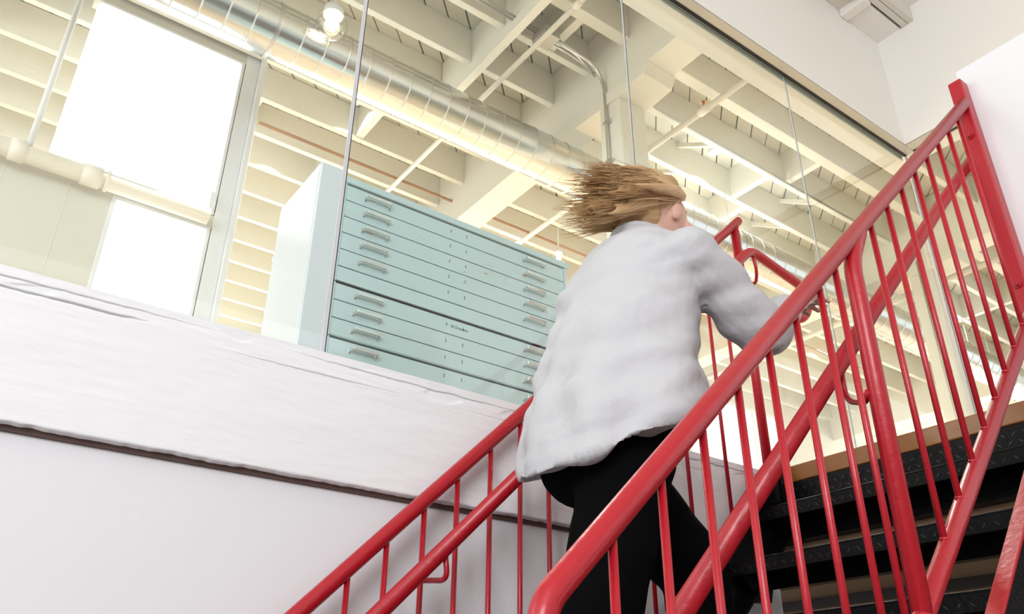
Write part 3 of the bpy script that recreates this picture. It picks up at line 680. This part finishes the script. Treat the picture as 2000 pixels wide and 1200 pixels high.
# ---- trousers
b = MB()
b.cap(P(1.165, -0.06, 0.52), knR + Vector((0, 0, 0)), 0.098, 0.074, 18); b.cap(knR, ankR + Vector((0, 0, 0.04)), 0.074, 0.062, 18)
b.cap(P(1.185, 0.06, 0.53), knL, 0.105, 0.085, 18); b.cap(knL, ankL + Vector((0, 0, 0.05)), 0.080, 0.066, 18)
b.cap(P(1.185, -0.05, 0.55), P(1.185, 0.05, 0.55), 0.10, 0.10, 18)
b.cap(P(1.135, -0.06, 0.52), P(1.135, 0.06, 0.52), 0.09, 0.09, 18)
remeshed(b, 'trousers', M['trouser'], pe, 0.009, 8, lambda c, n: 0.006 * noise.noise(c * 9) + 0.004 * noise.noise(Vector((c.x * 5, c.y * 5, c.z * 22))))
# ---- shoes
for an, to, nm in ((ankR, toeR, 0), (ankL, toeL, 1)):
    b = MB(); hz = Vector((0, 0, -0.045))
    if nm == 0: b.cap(an + Vector((0.0, 0, -0.05)), to + Vector((-0.02, 0, 0.02)), 0.036, 0.036); b.cap(to + Vector((-0.02, 0, 0.012)), to + Vector((0.06, 0, 0.008)), 0.034, 0.026)
    else: b.cap(an + Vector((-0.03, 0, -0.04)), to + Vector((0.06, 0, 0.012)), 0.038, 0.028); b.cap(an, an + hz, 0.042, 0.04)
    remeshed(b, 'shoe', M['shoe'], pe, 0.006, 4)
# ---- shirt
def loft(b, rings, n=36):
    vs = []; fs = []
    for c, rx, ry, tilt in rings:
        c = Vector(c); ux = Vector((math.cos(tilt), 0, math.sin(tilt))); uy = Vector((0, 1, 0))
        for k in range(n):
            a = 2 * math.pi * k / n; vs.append(c + ux * (rx * math.cos(a)) + uy * (ry * math.sin(a)))
    for j in range(len(rings) - 1):
        for k in range(n): fs.append((j * n + k, j * n + (k + 1) % n, (j + 1) * n + (k + 1) % n, (j + 1) * n + k))
    fs.append(list(range(n))[::-1]); fs.append([(len(rings) - 1) * n + k for k in range(n)])
    b.add(vs, fs, True)
b = MB()
T = R(14)
loft(b, [(P(1.18, 0, 0.560), 0.212, 0.230, R(25)), (P(1.18, 0, 0.61), 0.202, 0.228, R(21)), (P(1.195, 0, 0.70), 0.172, 0.212, R(14)), (P(1.215, 0, 0.80), 0.163, 0.20, R(5)),
         (P(1.25, 0, 0.90), 0.152, 0.19, R(-4)), (P(1.27, 0, 0.99), 0.140, 0.19, R(-8)), (P(1.29, 0, 1.06), 0.110, 0.155, R(-12)), (P(1.302, 0, 1.10), 0.072, 0.095, R(-15)), (P(1.308, 0, 1.125), 0.068, 0.075, R(-18))])
for sh, el, wr in ((shR, elR, wrR), (shL, elL, wrL)):
    b.cap(sh + Vector((-0.01, 0, 0.0)), el, 0.076, 0.062, 16)
    b.cap(el, el + (wr - el) * 0.78, 0.062, 0.046, 16)
def folds(c, n):
    a = math.exp(-((c.z - 0.62) / 0.16) ** 2)
    f = 0.016 * noise.noise(Vector((c.x * 6, c.y * 7, c.z * 13 + c.x * 6)))
    f += 0.010 * noise.noise(Vector((c.x * 9, c.y * 12, c.z * 22 - c.x * 9)))
    g = 0.010 * a * math.sin(math.atan2(c.y - YP0, c.x - 1.18) * 7 + 3 * noise.noise(c * 4))
    return f + g
remeshed(b, 'shirt', M['shirt'], pe, 0.0055, 5, folds)
b = MB(); b.tube([P(1.308 + 0.066 * math.cos(a), 0.070 * math.sin(a), 1.122 - 0.02 * math.cos(a)) for a in [2 * math.pi * k / 20 for k in range(21)]], 0.010, 8); b.obj('collar', M['shirt'], pe)
# ---- hair
def hair_lock(b, rnd, i, L, r0, n, seg, spread):
    th = rnd.uniform(-2.2, 2.2); ph = rnd.uniform(0.05, 2.25)
    dirv = Vector((-math.cos(th) * math.sin(ph), math.sin(th) * math.sin(ph), math.cos(ph)))
    hc = HC + Vector((-0.016, 0, 0.016))
    p = hc + hrot @ Vector((dirv.x * 0.096, dirv.y * 0.082, dirv.z * 0.100))
    if p.x > HC.x + 0.012 and p.z < HC.z + 0.045: return
    if p.x > HC.x - 0.045 and p.z < HC.z + 0.005 + 0.9 * (p.x - HC.x): return
    if ph > 1.6 and abs(th) > 1.25: return
    lat = math.tanh((p.y - HC.y) * 14)
    target = Vector((-1.0, lat * 0.10 + rnd.uniform(-spread, spread), -0.52 + 0.10 * (p.z - HC.z) / 0.1 + rnd.uniform(-spread, spread))).normalized()
    d = (target - dirv * target.dot(dirv) * 0.9).normalized(); pts = []; rs = []
    L *= 0.75 + 0.5 * max(0, (p.x - HC.x + 0.1) / 0.2)
    for j in range(n):
        t = j / (n - 1); pts.append(p.copy()); rs.append(r0 * (1 - t ** 1.8) + 0.0005)
        d = (d * 0.70 + target * 0.30 + Vector((0, 0.03 * math.sin(i * 1.7 + j * 0.7), 0.05 * math.sin(1.3 * i + 0.5 * j)))).normalized(); p = p + d * L / n
        e = p - hc; q_ = math.sqrt((e.x / 0.098) ** 2 + (e.y / 0.085) ** 2 + (e.z / 0.103) ** 2)
        if q_ < 1: p = hc + e / q_
    b.tube(pts, rs, seg, caps=seg > 5)
rnd = random.Random(3)
b = MB()
b.ell(HC + Vector((-0.028, 0, 0.030)), (0.090, 0.080, 0.088), 26, 16, hrot)
b.ell(HC + Vector((-0.058, 0, -0.02)), (0.048, 0.068, 0.062), 20, 14)
for i in range(110): hair_lock(b, rnd, i, rnd.uniform(0.15, 0.27), rnd.uniform(0.012, 0.019), 9, 8, 0.09)
o = remeshed(b, 'hair', M['hair'], pe, 0.0045, 3, lambda c, n: 0.0022 * noise.noise(Vector((c.x * 12, c.y * 160, c.z * 150 - c.x * 60))))
o['label'] = 'dark blonde hair flying back'
b = MB()
for i in range(900): hair_lock(b, rnd, i, rnd.uniform(0.16, 0.33), rnd.uniform(0.0008, 0.0017), 9, 4, 0.08)
o2 = b.obj('loose_strands', M['hair'], o); o2['kind'] = 'stuff'; o2.parent = None; link(o2, pe)
